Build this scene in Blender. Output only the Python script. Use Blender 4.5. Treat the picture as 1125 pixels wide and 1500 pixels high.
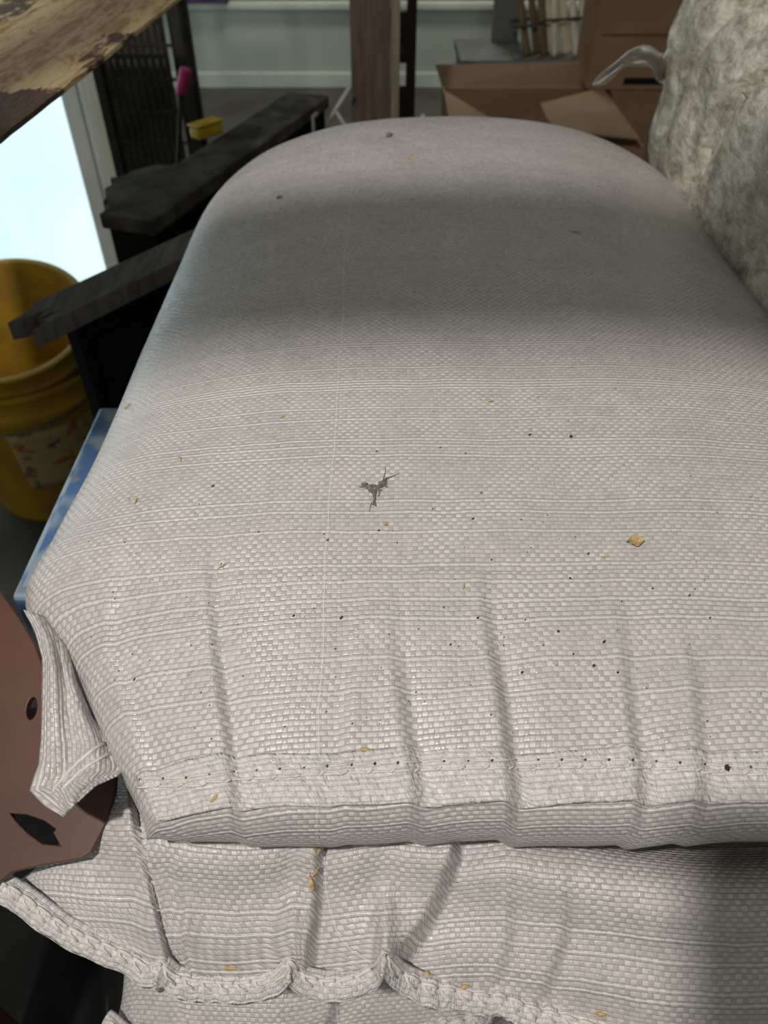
import bpy, bmesh, math, random
from mathutils import Vector, noise, Matrix
from mathutils.bvhtree import BVHTree
random.seed(7)
for o in list(bpy.data.objects): bpy.data.objects.remove(o)
C = bpy.context.scene.collection
R = math.radians
H = 1.25                       # camera height above the floor; shapes below are written relative to eye level
PITCH = R(43)
FPX = 1127.0
# ------------------------------------------------------------------ camera
cam = bpy.data.cameras.new('camera'); camo = bpy.data.objects.new('camera', cam); C.objects.link(camo)
cam.sensor_fit = 'VERTICAL'; cam.sensor_height = 34.6; cam.lens = 34.6*FPX/1500
camo.location = (0, 0, H); camo.rotation_euler = (R(90)-PITCH, 0, 0)
cam.clip_start = 0.02; cam.clip_end = 60
cam.dof.use_dof = True; cam.dof.focus_distance = 0.45; cam.dof.aperture_fstop = 9.0
bpy.context.scene.camera = camo
# ------------------------------------------------------------------ world, lights, exposure
w = bpy.data.worlds.new('world'); bpy.context.scene.world = w; w.use_nodes = True
bg = w.node_tree.nodes['Background']; bg.inputs[0].default_value = (0.95, 0.93, 0.84, 1); bg.inputs[1].default_value = 0.20
def light(name, kind, loc, energy, col, target=None, **kw):
    l = bpy.data.lights.new(name, kind); l.energy = energy; l.color = col
    for k, v in kw.items(): setattr(l, k, v)
    o = bpy.data.objects.new(name, l); C.objects.link(o); o.location = loc
    if target is not None:
        o.rotation_euler = (Vector(target)-Vector(loc)).to_track_quat('-Z', 'Y').to_euler()
    return o
LAMP = (-0.53, -0.37, 2.35)
light('work_lamp_light', 'POINT', LAMP, 82, (1.0, 0.93, 0.875), shadow_soft_size=0.042)
light('window_daylight', 'AREA', (-1.5, 2.2, 1.0), 1.6, (0.86, 1.0, 0.95), (0.0, 0.8, 0.9), shape='RECTANGLE', size=1.0, size_y=1.2)
light('background_fill', 'SPOT', (0.3, 3.9, 3.6), 190, (1.0, 0.97, 0.85), (0.3, 4.05, 0.0), spot_size=R(78), spot_blend=.6, shadow_soft_size=.25)  # unseen fill added to brighten the back of the room
vs = bpy.context.scene.view_settings
bpy.context.scene.display_settings.display_device = 'sRGB'
vs.view_transform = 'Standard'; vs.look = 'None'; vs.exposure = 0.0; vs.gamma = 1.0; vs.use_curve_mapping = False

# ------------------------------------------------------------------ geometry helpers
def ray(px, py):
    r = (px-562.5)/FPX; u = (750-py)/FPX; c, s = math.cos(PITCH), math.sin(PITCH)
    return Vector((r, c+u*s, -s+u*c))
def hz(px, py, z): d = ray(px, py); return d*(z/d.z)
def hy(px, py, y): d = ray(px, py); return d*(y/d.y)
def lerp(a, b, t): return a+(b-a)*t
def clamp(t, a=0., b=1.): return max(a, min(b, t))
def sst(a, b, x): t = clamp((x-a)/(b-a)); return t*t*(3-2*t)
def interp(pts, x):
    if x <= pts[0][0]: return pts[0][1]
    n = len(pts)
    for i in range(n-1):
        if x <= pts[i+1][0]:
            x0, y0 = pts[i]; x1, y1 = pts[i+1]; h = x1-x0; t = (x-x0)/h
            def sl(k):
                if k <= 0 or k >= n-1: 
                    a = 0 if k <= 0 else n-2
                    return (pts[a+1][1]-pts[a][1])/(pts[a+1][0]-pts[a][0])
                return (pts[k+1][1]-pts[k-1][1])/(pts[k+1][0]-pts[k-1][0])
            m0, m1 = sl(i)*h, sl(i+1)*h
            t2, t3 = t*t, t*t*t
            return (2*t3-3*t2+1)*y0+(t3-2*t2+t)*m0+(-2*t3+3*t2)*y1+(t3-t2)*m1
    return pts[-1][1]
def fn(x, y, z=0.): return noise.noise(Vector((x, y, z)))

class MB:
    def __init__(s): s.v = []; s.f = []; s.uv = {}
    def box(s, x0, x1, y0, y1, z0, z1, M=None):
        b = len(s.v)
        for z in (z0, z1):
            for y in (y0, y1):
                for x in (x0, x1):
                    p = Vector((x, y, z)); s.v.append(M @ p if M else p)
        for f in ((0,2,3,1),(4,5,7,6),(0,1,5,4),(2,6,7,3),(0,4,6,2),(1,3,7,5)): s.f.append([b+i for i in f])
        return s
    def slab(s, quad, th):
        q = [Vector(p) for p in quad]; n = (q[1]-q[0]).cross(q[-1]-q[0]).normalized()*th; b = len(s.v); k = len(q)
        s.v += q+[p-n for p in q]
        s.f.append([b+i for i in range(k)]); s.f.append([b+k+i for i in reversed(range(k))])
        for i in range(k): j = (i+1) % k; s.f.append([b+i, b+k+i, b+k+j, b+j])
        return s
    def tube(s, pts, r, n=8, caps=True):
        pts = [Vector(p) for p in pts]; b = len(s.v); rr = r if isinstance(r, (list, tuple)) else [r]*len(pts)
        ref = Vector((0.13, 0.27, 0.95))
        for i, p in enumerate(pts):
            t = (pts[min(i+1, len(pts)-1)]-pts[max(i-1, 0)]).normalized()
            if abs(t.dot(ref)) > .95: ref = Vector((1, 0.2, 0))
            a = t.cross(ref).normalized(); c = t.cross(a)
            for k in range(n):
                g = 2*math.pi*k/n; s.v.append(p+(a*math.cos(g)+c*math.sin(g))*rr[i])
        for i in range(len(pts)-1):
            for k in range(n):
                j = (k+1) % n; s.f.append([b+i*n+k, b+i*n+j, b+(i+1)*n+j, b+(i+1)*n+k])
        if caps: s.f.append([b+k for k in reversed(range(n))]); s.f.append([b+(len(pts)-1)*n+k for k in range(n)])
        return s
    def lathe(s, prof, M=None, n=48, close=False):
        b = len(s.v)
        for (r, z) in prof:
            for k in range(n):
                g = 2*math.pi*k/n; p = Vector((r*math.cos(g), r*math.sin(g), z)); s.v.append(M @ p if M else p)
        m = len(prof)
        for i in range(m if close else m-1):
            for k in range(n):
                j = (k+1) % n; i2 = (i+1) % m; s.f.append([b+i*n+k, b+i*n+j, b+i2*n+j, b+i2*n+k])
        return s
    def grid(s, rows, closed=False):
        b = len(s.v); n = len(rows[0])
        for r in rows: s.v += [Vector(p) for p in r]
        for i in range(len(rows)-1):
            for k in range(n if closed else n-1):
                j = (k+1) % n; s.f.append([b+i*n+k, b+i*n+j, b+(i+1)*n+j, b+(i+1)*n+k])
        return s
    def build(s, name, mat, parent=None, smooth=False, bevel=0, solid=0, sub=0, uv=None, fix=True):
        me = bpy.data.meshes.new(name)
        vs_ = [Vector((p[0], p[1], p[2]+H)) for p in s.v]
        xs = [p.x for p in vs_]; ys = [p.y for p in vs_]; zs = [p.z for p in vs_]
        org = Vector(((min(xs)+max(xs))/2, (min(ys)+max(ys))/2, min(zs)))
        me.from_pydata([p-org for p in vs_], [], s.f)
        if uv:
            l = me.uv_layers.new(name='UVMap')
            for lp in me.loops: l.data[lp.index].uv = uv[lp.vertex_index]
        if fix:
            bm = bmesh.new(); bm.from_mesh(me); bmesh.ops.recalc_face_normals(bm, faces=bm.faces); bm.to_mesh(me); bm.free()
        if smooth:
            for p in me.polygons: p.use_smooth = True
        me.materials.append(mat)
        o = bpy.data.objects.new(name, me); C.objects.link(o)
        off = Vector((0, 0, 0)); q = parent
        while q is not None: off += q.location; q = q.parent
        o.location = org-off
        if parent: o.parent = parent
        if solid: m = o.modifiers.new('solid', 'SOLIDIFY'); m.thickness = solid; m.offset = 0
        if bevel: m = o.modifiers.new('bevel', 'BEVEL'); m.width = bevel; m.segments = 2; m.limit_method = 'ANGLE'
        if sub: m = o.modifiers.new('sub', 'SUBSURF'); m.levels = sub; m.render_levels = sub
        return o
def tag(o, label=None, cat=None, group=None, kind=None):
    if label: o['label'] = label
    if cat: o['category'] = cat
    if group: o['group'] = group
    if kind: o['kind'] = kind
    return o
def thing(name, loc, label, cat, group=None):
    o = bpy.data.objects.new(name, None); C.objects.link(o); o.location = (loc[0], loc[1], loc[2]+H); o.empty_display_size = .05
    return tag(o, label, cat, group)
def struct(o): o['kind'] = 'structure'; return o

# ------------------------------------------------------------------ material helpers
class NT:
    def __init__(s, name):
        s.m = bpy.data.materials.new(name); s.m.use_nodes = True; s.t = s.m.node_tree; s.b = s.t.nodes['Principled BSDF']
    def n(s, k, **kw):
        x = s.t.nodes.new(k)
        for a, b in kw.items(): setattr(x, a, b)
        return x
    def setin(s, sock, v):
        if isinstance(v, bpy.types.NodeSocket): s.t.links.new(v, sock)
        else: sock.default_value = v
    def M(s, op, a, b=None, c=None):
        x = s.n('ShaderNodeMath', operation=op); s.setin(x.inputs[0], a)
        if b is not None: s.setin(x.inputs[1], b)
        if c is not None: s.setin(x.inputs[2], c)
        return x.outputs[0]
    def ss(s, v, a, b, c=0., d=1.):
        x = s.n('ShaderNodeMapRange', interpolation_type='SMOOTHSTEP')
        s.setin(x.inputs[0], v); s.setin(x.inputs[1], a); s.setin(x.inputs[2], b); s.setin(x.inputs[3], c); s.setin(x.inputs[4], d)
        return x.outputs[0]
    def mix(s, f, a, b):
        x = s.n('ShaderNodeMix', data_type='RGBA'); s.setin(x.inputs[0], f)
        for i, v in ((6, a), (7, b)):
            if isinstance(v, tuple) and len(v) == 3: v = (*v, 1)
            s.setin(x.inputs[i], v)
        return x.outputs[2]
    def coord(s, kind='Object', scale=(1, 1, 1), rot=(0, 0, 0)):
        c = s.n('ShaderNodeTexCoord'); m = s.n('ShaderNodeMapping'); m.inputs['Scale'].default_value = scale; m.inputs['Rotation'].default_value = rot
        s.t.links.new(c.outputs[kind], m.inputs[0]); return m.outputs[0]
    def noise(s, vec, scale, detail=3, rough=.55, dist=0):
        x = s.n('ShaderNodeTexNoise'); s.t.links.new(vec, x.inputs['Vector']); x.inputs['Scale'].default_value = scale
        x.inputs['Detail'].default_value = detail; x.inputs['Roughness'].default_value = rough; x.inputs['Distortion'].default_value = dist
        return x.outputs[0]
    def bump(s, h, strength, dist, normal=None):
        x = s.n('ShaderNodeBump'); s.setin(x.inputs['Strength'], strength); x.inputs['Distance'].default_value = dist
        s.t.links.new(h, x.inputs['Height'])
        if normal is not None: s.t.links.new(normal, x.inputs['Normal'])
        return x.outputs[0]
def simple(name, a, b=None, scale=8, rough=.6, bump=0, stretch=(1, 1, 1), metal=0, lo=.35, hi=.65, bdist=.002, spec=.5):
    k = NT(name); v = k.coord('Object', stretch); f = k.noise(v, scale, 5)
    b = b or tuple(c*.75 for c in a)
    k.setin(k.b.inputs['Base Color'], k.mix(k.ss(f, lo, hi), a, b)); k.b.inputs['Roughness'].default_value = rough
    k.b.inputs['Metallic'].default_value = metal; k.b.inputs['Specular IOR Level'].default_value = spec
    if bump: k.setin(k.b.inputs['Normal'], k.bump(f, bump, bdist))
    return k.m
def weave(name, cell=.0029, col=(.70, .672, .652), crinkle=.16, contrast=1.0, hem=False):
    k = NT(name)
    uvn = k.n('ShaderNodeUVMap'); sp = k.n('ShaderNodeSeparateXYZ'); k.t.links.new(uvn.outputs[0], sp.inputs[0])
    low = k.noise(uvn.outputs[0], 9, 2)
    wob = k.M('MULTIPLY', k.M('SUBTRACT', low, .5), 3.0)
    low2 = k.noise(uvn.outputs[0], 55, 2)
    wob2 = k.M('MULTIPLY', k.M('SUBTRACT', low2, .5), .55)
    U = k.M('ADD', k.M('DIVIDE', sp.outputs[0], cell), k.M('ADD', wob, wob2))
    V = k.M('ADD', k.M('DIVIDE', sp.outputs[1], cell), k.M('ADD', k.M('MULTIPLY', wob, .8), wob2))
    U = k.M('ADD', U, 500); V = k.M('ADD', V, 500)
    iu = k.M('FLOOR', U); iv = k.M('FLOOR', V); fu = k.M('FRACT', U); fv = k.M('FRACT', V)
    chk = k.M('MODULO', k.M('ADD', iu, iv), 2)
    def wn(a, b=0.):
        c = k.n('ShaderNodeCombineXYZ'); k.setin(c.inputs[0], a); k.setin(c.inputs[1], b); x = k.n('ShaderNodeTexWhiteNoise', noise_dimensions='2D')
        k.t.links.new(c.outputs[0], x.inputs['Vector']); return x.outputs[0]
    rc = wn(iu, iv); rr = wn(iv, 3.7); ru = wn(iu, 9.1)
    au = k.M('ABSOLUTE', k.M('SUBTRACT', fu, .5)); av = k.M('ABSOLUTE', k.M('SUBTRACT', fv, .5))
    # groups of tapes that fold into a thread: rows and rarer columns
    fold = k.M('GREATER_THAN', rr, .80); foldc = k.M('GREATER_THAN', ru, .978)
    lineV = k.M('MULTIPLY', k.ss(av, .36, .48), k.M('ADD', .28, k.M('MULTIPLY', rr, .95)))
    lineU = k.M('MULTIPLY', k.ss(au, .40, .5), .30)
    ridge = k.M('MULTIPLY', fold, k.ss(av, .24, .08)); ridgec = k.M('MULTIPLY', foldc, k.ss(au, .20, .08))
    pat = k.ss(k.noise(uvn.outputs[0], 22, 3), .38, .62)           # where the tapes read clearly
    # colour of the tape: doubled (milky) squares against thinner ones, each tape a little different
    t = k.M('ADD', k.M('MULTIPLY', chk, k.M('ADD', .22, k.M('MULTIPLY', pat, .30))), k.M('MULTIPLY', rc, .28))
    d = tuple(c*(1-.30*contrast) for c in col); h = tuple(min(.90, c*1.20) for c in col)
    c1 = k.mix(t, (d[0], d[1], d[2]), h)
    c2 = k.mix(k.M('MULTIPLY', lineV, .75*contrast), c1, tuple(c*.42 for c in col))
    c3 = k.mix(k.M('MULTIPLY', lineU, .5), c2, tuple(c*.55 for c in col))
    c4 = k.mix(k.M('MULTIPLY', k.M('MAXIMUM', ridge, k.M('MULTIPLY', ridgec, .8)), .75), c3, (.86, .84, .82))
    # faint dust
    dust = k.ss(k.noise(uvn.outputs[0], 7, 5, .65), .5, .75)
    c5 = k.mix(k.M('MULTIPLY', dust, .22), c4, (.46, .44, .39))
    k.setin(k.b.inputs['Base Color'], c5)
    k.setin(k.b.inputs['Roughness'], k.M('ADD', .25, k.M('MULTIPLY', rc, .20)))
    k.b.inputs['Specular IOR Level'].default_value = .5
    # relief: weft bulges across, warp bulges along
    pu = k.M('SUBTRACT', 1, k.M('POWER', k.M('MULTIPLY', au, 2), 3)); pv = k.M('SUBTRACT', 1, k.M('POWER', k.M('MULTIPLY', av, 2), 3))
    hh = k.M('ADD', k.M('MULTIPLY', chk, pv), k.M('MULTIPLY', k.M('SUBTRACT', 1, chk), pu))
    hh = k.M('ADD', k.M('MULTIPLY', hh, .5), k.M('MULTIPLY', pv, .5))
    hh = k.M('ADD', hh, k.M('MULTIPLY', k.M('MAXIMUM', ridge, ridgec), .9)); hh = k.M('ADD', hh, k.M('MULTIPLY', rc, .35))
    n1 = k.bump(hh, .60, .0007)
    mp = k.n('ShaderNodeMapping'); mp.inputs['Scale'].default_value = (1, .45, 1); k.t.links.new(uvn.outputs[0], mp.inputs[0])
    cr = k.noise(mp.outputs[0], 130 if not hem else 190, 4, .6, 1.2)
    n2 = k.bump(cr, crinkle, .0035, n1)
    k.setin(k.b.inputs['Normal'], n2)
    return k.m
M = {}
M['weave'] = weave('woven_polypropylene')
M['weave_low'] = weave('woven_polypropylene_lower_sacks', col=(.69, .66, .64), crinkle=.35)
M['hem'] = weave('woven_hem', col=(.75, .725, .705), crinkle=.75, contrast=.55, hem=True)
M['thread'] = simple('sewing_thread', (.82, .79, .75), (.70, .66, .60), 300, .7)
M['hole'] = simple('needle_hole_dark', (.05, .04, .035), None, 100, .9)
M['grain'] = simple('grain_husk_gold', (.50, .30, .10), (.72, .55, .30), 400, .55, .3)
M['grain_pale'] = simple('grain_husk_pale', (.60, .48, .22), (.42, .30, .12), 400, .6, .3)
M['speck'] = simple('dirt_speck', (.03, .02, .015), (.09, .05, .03), 500, .9)
M['fluff'] = simple('grey_fluff', (.13, .12, .10), (.27, .25, .21), 600, .95, .5)
def rustmat():
    k = NT('rusty_cream_paint'); v = k.coord('Object', (1.0, .17, 1.0)); v2 = k.coord('Object', (1, 1, 1))
    f = k.noise(v2, 7, 3); g = k.noise(v, 70, 6, .72, .6); q = k.noise(v, 260, 4)
    ed = k.n('ShaderNodeUVMap'); sp = k.n('ShaderNodeSeparateXYZ'); k.t.links.new(ed.outputs[0], sp.inputs[0])
    f2 = k.M('ADD', k.M('MULTIPLY', f, .9), k.M('MULTIPLY', g, .55))
    f2 = k.M('ADD', f2, sp.outputs[0])
    mask = k.ss(f2, .83, .89)
    paint = k.mix(k.ss(g, .42, .62), (.66, .50, .28), (.38, .21, .08))
    rust = k.mix(k.ss(q, .3, .7), (.045, .026, .016), (.11, .06, .03))
    k.setin(k.b.inputs['Base Color'], k.mix(mask, paint, rust)); k.b.inputs['Roughness'].default_value = .8
    hh = k.M('ADD', k.M('MULTIPLY', mask, -1), k.M('MULTIPLY', g, .6)); k.setin(k.b.inputs['Normal'], k.bump(hh, .7, .002))
    return k.m
M['rust'] = rustmat()
M['brown'] = simple('brown_painted_steel', (.115, .048, .027), (.085, .036, .022), 14, .42, .10, bdist=.001)
M['yellow'] = simple('yellow_plastic', (.62, .38, .025), (.42, .26, .04), 9, .5)
M['yellow_in'] = simple('yellow_bucket_inside', (.60, .33, .01), (.45, .22, .01), 7, .5)
M['yellow_box'] = simple('bright_yellow_plastic', (.85, .58, .04), (.75, .48, .03), 9, .4)
M['black'] = simple('black_board', (.006, .006, .006), (.012, .012, .012), 9, .8, spec=.2)
M['dusty'] = simple('dusty_grey_wood', (.22, .205, .185), (.14, .13, .118), 20, .9, .5, (6, 1, 1), spec=.2)
M['darkpile'] = simple('dark_dusty_rubber', (.13, .125, .112), (.05, .048, .042), 14, .9, .6, bdist=.01, spec=.2)
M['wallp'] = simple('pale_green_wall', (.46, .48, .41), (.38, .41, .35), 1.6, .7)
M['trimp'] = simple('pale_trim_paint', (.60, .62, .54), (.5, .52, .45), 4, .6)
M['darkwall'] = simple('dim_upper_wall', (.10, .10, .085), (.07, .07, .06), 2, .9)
M['framew'] = simple('grey_white_frame_paint', (.62, .68, .65), (.50, .56, .53), 3, .6)
M['floor'] = simple('dirty_concrete_floor', (.085, .078, .064), (.05, .045, .038), 3, .9, .2)
M['timber'] = simple('weathered_timber', (.135, .10, .070), (.09, .065, .045), 16, .85, .3, (5, 5, .6))
M['timber_edge'] = simple('pale_timber_edge', (.27, .22, .16), (.2, .16, .11), 14, .85, 0, (4, 4, .5))
M['rackpost'] = simple('dark_brown_steel', (.06, .036, .022), (.04, .024, .015), 10, .6)
M['card'] = simple('cardboard', (.26, .165, .10), (.22, .138, .082), 5, .9, .06, (1, 1, 3), spec=.2)
M['card_light'] = simple('cardboard_inner_face', (.27, .195, .125), (.225, .16, .10), 5, .9, spec=.2)
M['stake_b'] = simple('brown_bamboo', (.20, .14, .07), (.12, .08, .04), 20, .6, 0, (5, 5, .5))
M['stake_w'] = simple('pale_bamboo', (.85, .80, .66), (.62, .57, .42), 20, .5, 0, (5, 5, .5))
M['greybd'] = simple('grey_board', (.13, .135, .13), (.10, .105, .10), 6, .8)
M['whitepl'] = simple('white_plastic', (.50, .50, .48), (.42, .42, .40), 10, .5)
M['pink'] = simple('pink_plastic', (.66, .06, .26), (.50, .04, .18), 20, .4)
M['purple'] = simple('purple_cloth', (.06, .03, .09), (.03, .015, .05), 20, .9)
M['steel'] = simple('grey_steel_wire', (.22, .21, .19), (.12, .11, .1), 30, .4, metal=.6)
M['blackwire'] = simple('dark_mesh_wire', (.04, .04, .037), (.025, .025, .022), 30, .7)
def panemat():
    k = NT('daylit_frosted_pane'); v = k.coord('Object', (1, 1, .5)); f = k.noise(v, 2.2, 3)
    k.setin(k.b.inputs['Base Color'], (.7, .8, .8, 1)); k.b.inputs['Roughness'].default_value = .4
    k.setin(k.b.inputs['Emission Color'], k.mix(k.ss(f, .35, .7), (.72, .97, 1.0), (.56, .80, .88))); k.b.inputs['Emission Strength'].default_value = 1.02
    return k.m
M['pane'] = panemat()
def bluemat():
    k = NT('blue_printed_carton'); v = k.coord('Object', (1, 1, 1)); f = k.noise(v, 9, 2, .5, .8); g = k.noise(v, 30, 2)
    c = k.mix(k.ss(f, .46, .54), (.09, .20, .42), (.34, .45, .54)); c = k.mix(k.M('MULTIPLY', k.ss(g, .60, .66), .7), c, (.30, .31, .28))
    k.setin(k.b.inputs['Base Color'], c); k.b.inputs['Roughness'].default_value = .45; return k.m
M['blue'] = bluemat()
def labelmat():
    k = NT('worn_bucket_label'); v = k.coord('Object', (1, 1, 1)); f = k.noise(v, 22, 2, .5, .5); g = k.noise(v, 34, 2)
    c = k.mix(k.ss(f, .56, .62), (.52, .42, .17), (.50, .13, .05)); c = k.mix(k.ss(g, .60, .66), c, (.14, .15, .11))
    k.setin(k.b.inputs['Base Color'], c); k.b.inputs['Roughness'].default_value = .5; return k.m
M['label'] = labelmat()
def shredmat():
    k = NT('shavings_in_clear_plastic'); v = k.coord('Object', (1.0, .55, 1.0), (0, 0, .5))
    f = k.noise(v, 60, 7, .78, .25); g = k.noise(v, 11, 4, .6, .6); q = k.noise(k.coord('Object', (1, .35, 1), (0.3, 0, .7)), 90, 4, .6, .5)
    c = k.mix(k.ss(f, .33, .66), (.27, .24, .17), (.88, .85, .72))
    c = k.mix(k.M('MULTIPLY', k.ss(q, .58, .70), .6), c, (.64, .64, .56))
    c = k.mix(k.M('MULTIPLY', k.ss(g, .42, .68), .5), c, (.24, .215, .165))
    k.setin(k.b.inputs['Base Color'], c); k.b.inputs['Roughness'].default_value = .5
    k.b.inputs['Coat Weight'].default_value = .7; k.b.inputs['Coat Roughness'].default_value = .14
    hh = k.M('ADD', k.M('MULTIPLY', f, .6), k.M('MULTIPLY', q, .8)); n = k.bump(hh, .75, .005); k.setin(k.b.inputs['Normal'], n); k.setin(k.b.inputs['Coat Normal'], n)
    return k.m
M['shred'] = shredmat()
def filmmat():
    k = NT('clear_plastic_film'); v = k.coord('Object', (1, 1, 1)); f = k.noise(v, 60, 4, .6, 1)
    k.b.inputs['Base Color'].default_value = (.62, .60, .57, 1); k.b.inputs['Roughness'].default_value = .22
    k.setin(k.b.inputs['Alpha'], k.ss(f, .3, .7, .42, .72)); k.setin(k.b.inputs['Normal'], k.bump(f, .6, .004)); return k.m
M['film'] = filmmat()

# ------------------------------------------------------------------ the setting
struct(MB().box(-3.2, 2.6, -1.5, 5.3, -1.30, -1.25).build('floor', M['floor']))
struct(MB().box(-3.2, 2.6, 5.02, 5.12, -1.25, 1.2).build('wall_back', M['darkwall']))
lw = MB(); lw.box(-3.1, 2.6, 4.97, 5.02, -1.20, -.86)
wb = struct(lw.build('wall_back_lower', M['wallp']))
struct(MB().box(-3.1, 2.6, 4.94, 5.02, -.862, -.828).build('trim_1', M['trimp'], bevel=.006))
struct(MB().box(-3.1, 2.6, 4.955, 5.02, -1.25, -1.17).build('baseboard_back', M['trimp'], bevel=.006))
struct(MB().box(-3.2, -3.1, 2.47, 5.02, -1.25, 1.2).build('wall_left', M['wallp']))
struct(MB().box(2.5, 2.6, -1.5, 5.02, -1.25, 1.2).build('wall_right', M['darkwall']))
# glazed opening on the left
YW = 2.42
struct(MB().box(-3.2, -.915, YW, YW+.02, -1.25, .6).build('window_1', M['pane']))
fr = MB(); fr.box(-.915, -.865, YW-.03, YW+.05, -1.25, .75)
struct(fr.build('trim_2', M['framew'], bevel=.006))
struct(MB().box(-.863, -.838, YW-.03, YW+.05, -1.25, .75).build('trim_3', M['framew'], bevel=.01))
struct(MB().box(-.836, -.795, YW-.045, YW+.05, -1.25, .75).build('trim_4', M['trimp'], bevel=.008))


# ------------------------------------------------------------------ sacks
def interval(n, a, b): return [a+(b-a)*i/(n-1) for i in range(n)]
def sack_mesh(xl, xr, yf, yb, topz, zmid, botz, pleat, p=3.0, nx=300, ny=300, y1=.82, lip=None, zf=None, farround=False):
    """closed pillow. columns across (s), a loop of points along the length for every column."""
    mb = MB(); uv = []; cols = []
    ss_ = [math.sin(math.pi/2*lerp(-1, 1, i/nx))*.25+.75*lerp(-1, 1, i/nx) for i in range(nx+1)]
    taus = [(1-math.cos(math.pi*min(1, .5*j/(ny*.45)))) for j in range(int(ny*.45))]   # unused spacing helper
    tl = [1-math.sin(math.pi/2*j/ny)*.15-.85*j/ny for j in range(ny+1)]                   # 1 .. 0 far to near
    for s in ss_:
        e = max(0., 1-abs(s)**p)**(1/p)
        loop = []; v = 0; prev = None
        def XY(y):
            fw = 1.
            if y > y1: fw = max(0., 1-((y-y1)/(yb-y1))**2.8)**(1/2.8)
            a, b = xl(y), xr(y); c = (a+b)/2; return c+(b-a)/2*fw*s
        f0 = yf(XY(.3))
        for _ in range(6): f0 = .5*f0+.5*yf(XY(f0))
        for t in tl:
            y = f0+(yb-f0)*t
            ff = 1. if y < y1 else max(0., 1-((y-y1)/(yb-y1))**3.2)**(1/3.2)
            x = XY(y); zt = topz(x, y, t); e2 = lerp(e, max(0., 1-abs(s)**2.3)**(1/2.3), sst(.35, .9, y)) if farround else e
            zz = zmid+(zt-zmid)*e2*ff; zs0 = zz; zz += (pleat(x, y)*e**.5 if y < .5 else 0)
            if y > .3: zz += ff*e*(.0035*fn(x*5, y*4, 1.3)+.0012*fn(x*17, y*13, 2.1))
            loop.append((x, y, zz, t, zs0))
        # front lip and underside
        x0, yy0, z0 = loop[-1][:3]; zl = zf(x0) if zf else z0
        for (dy, dz) in (lip or [(0, 0)]):
            loop.append((x0, yy0+dy*(.3+.7*e), z0+dz*e, -1, z0+dz*e-z0+loop[len(tl)-1][4]))
        for t in interval(30, 0.02, 1):
            y = lerp(yy0, yb, t); ff = 1. if y < y1 else max(0., 1-((y-y1)/(yb-y1))**3.2)**(1/3.2)
            x = XY(y); k_ = sst(0, .16, t); zb_ = zmid+(botz-zmid)*e*ff
            zl2 = loop[len(tl)+len(lip or [0])-1][2]
            loop.append((x, y+(lip[-1][0] if lip else 0)*(1-k_), lerp(zl2, zb_, k_), -1, lerp(zl2, zb_, k_)))
        cols.append(loop)
    n = len(cols[0]); idx = []
    for i, loop in enumerate(cols):
        v = 0
        for j, q in enumerate(loop):
            if j: a = loop[j-1]; v += math.dist(a[:3], q[:3])
            mb.v.append(Vector(q[:3])); uv.append((q[0], q[1] if q[3] >= 0 else 0))
    # true arc length along every column, measured from a line at mid length, and across
    mid = min(range(len(tl)), key=lambda j: abs(tl[j]-.5))
    for i, loop in enumerate(cols):
        acc = [0]*n
        for j in range(1, n): acc[j] = acc[j-1]+math.hypot(loop[j][1]-loop[j-1][1], loop[j][4]-loop[j-1][4])
        for j in range(n): uv[i*n+j] = (0, -(acc[j]-acc[mid])+loop[mid][1]*0)
    for j in range(n):
        c = len(cols)//2; acc = 0; uv[c*n+j] = (cols[c][j][0], uv[c*n+j][1])
        for i in range(c+1, len(cols)):
            acc_ = math.hypot(cols[i][j][0]-cols[i-1][j][0], cols[i][j][4]-cols[i-1][j][4]); uv[i*n+j] = (uv[(i-1)*n+j][0]+acc_, uv[i*n+j][1])
        for i in range(c-1, -1, -1):
            acc_ = math.hypot(cols[i][j][0]-cols[i+1][j][0], cols[i][j][4]-cols[i+1][j][4]); uv[i*n+j] = (uv[(i+1)*n+j][0]-acc_, uv[i*n+j][1])
    for i in range(len(cols)-1):
        for j in range(n-1):
            a, b = i*n+j, (i+1)*n+j; mb.f.append([a, b, b+1, a+1])
    return mb, uv
def tree(*mbs):
    vs_, fs = [], []
    for m in mbs:
        b = len(vs_); vs_ += m.v; fs += [[b+i for i in f] for f in m.f]
    return BVHTree.FromPolygons(vs_, fs)
def cast(bvh, px, py, off=0.):
    d = ray(px, py).normalized(); h = bvh.ray_cast(Vector((0, 0, 0)), d)
    if h[0] is None: return None, None
    n = h[1]; n = n if n.dot(d) < 0 else -n
    return h[0]+n*off, n
def asym(d, rise, drop, rec):
    """height across a pleat, light side to the left, steep shaded side to the right"""
    if d < 0: return max(0., 1+d/rise)**2*.6
    if d < drop: return lerp(.6, -1, sst(0, drop, d))
    return -max(0., 1-(d-drop)/rec)**2
def mk_pleats(spec):
    out = []
    for (pts, amp, rise, drop, rec, ya, yb_, zr) in spec:
        w_ = sorted([(hz(px, py, zr).y, hz(px, py, zr).x) for px, py in pts]); out.append((w_, amp, rise, drop, rec, ya, yb_))
    def f(x, y):
        z = 0
        for (w_, amp, rise, drop, rec, ya, yb_) in out:
            if y > yb_ : continue
            xc = interp(w_, clamp(y, w_[0][0], w_[-1][0])); fade = (1-sst(ya, yb_, y)); d = x-xc
            if -rise < d < drop+rec: z += amp*fade*asym(d, rise, drop, rec)
        return z
    return f
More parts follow.
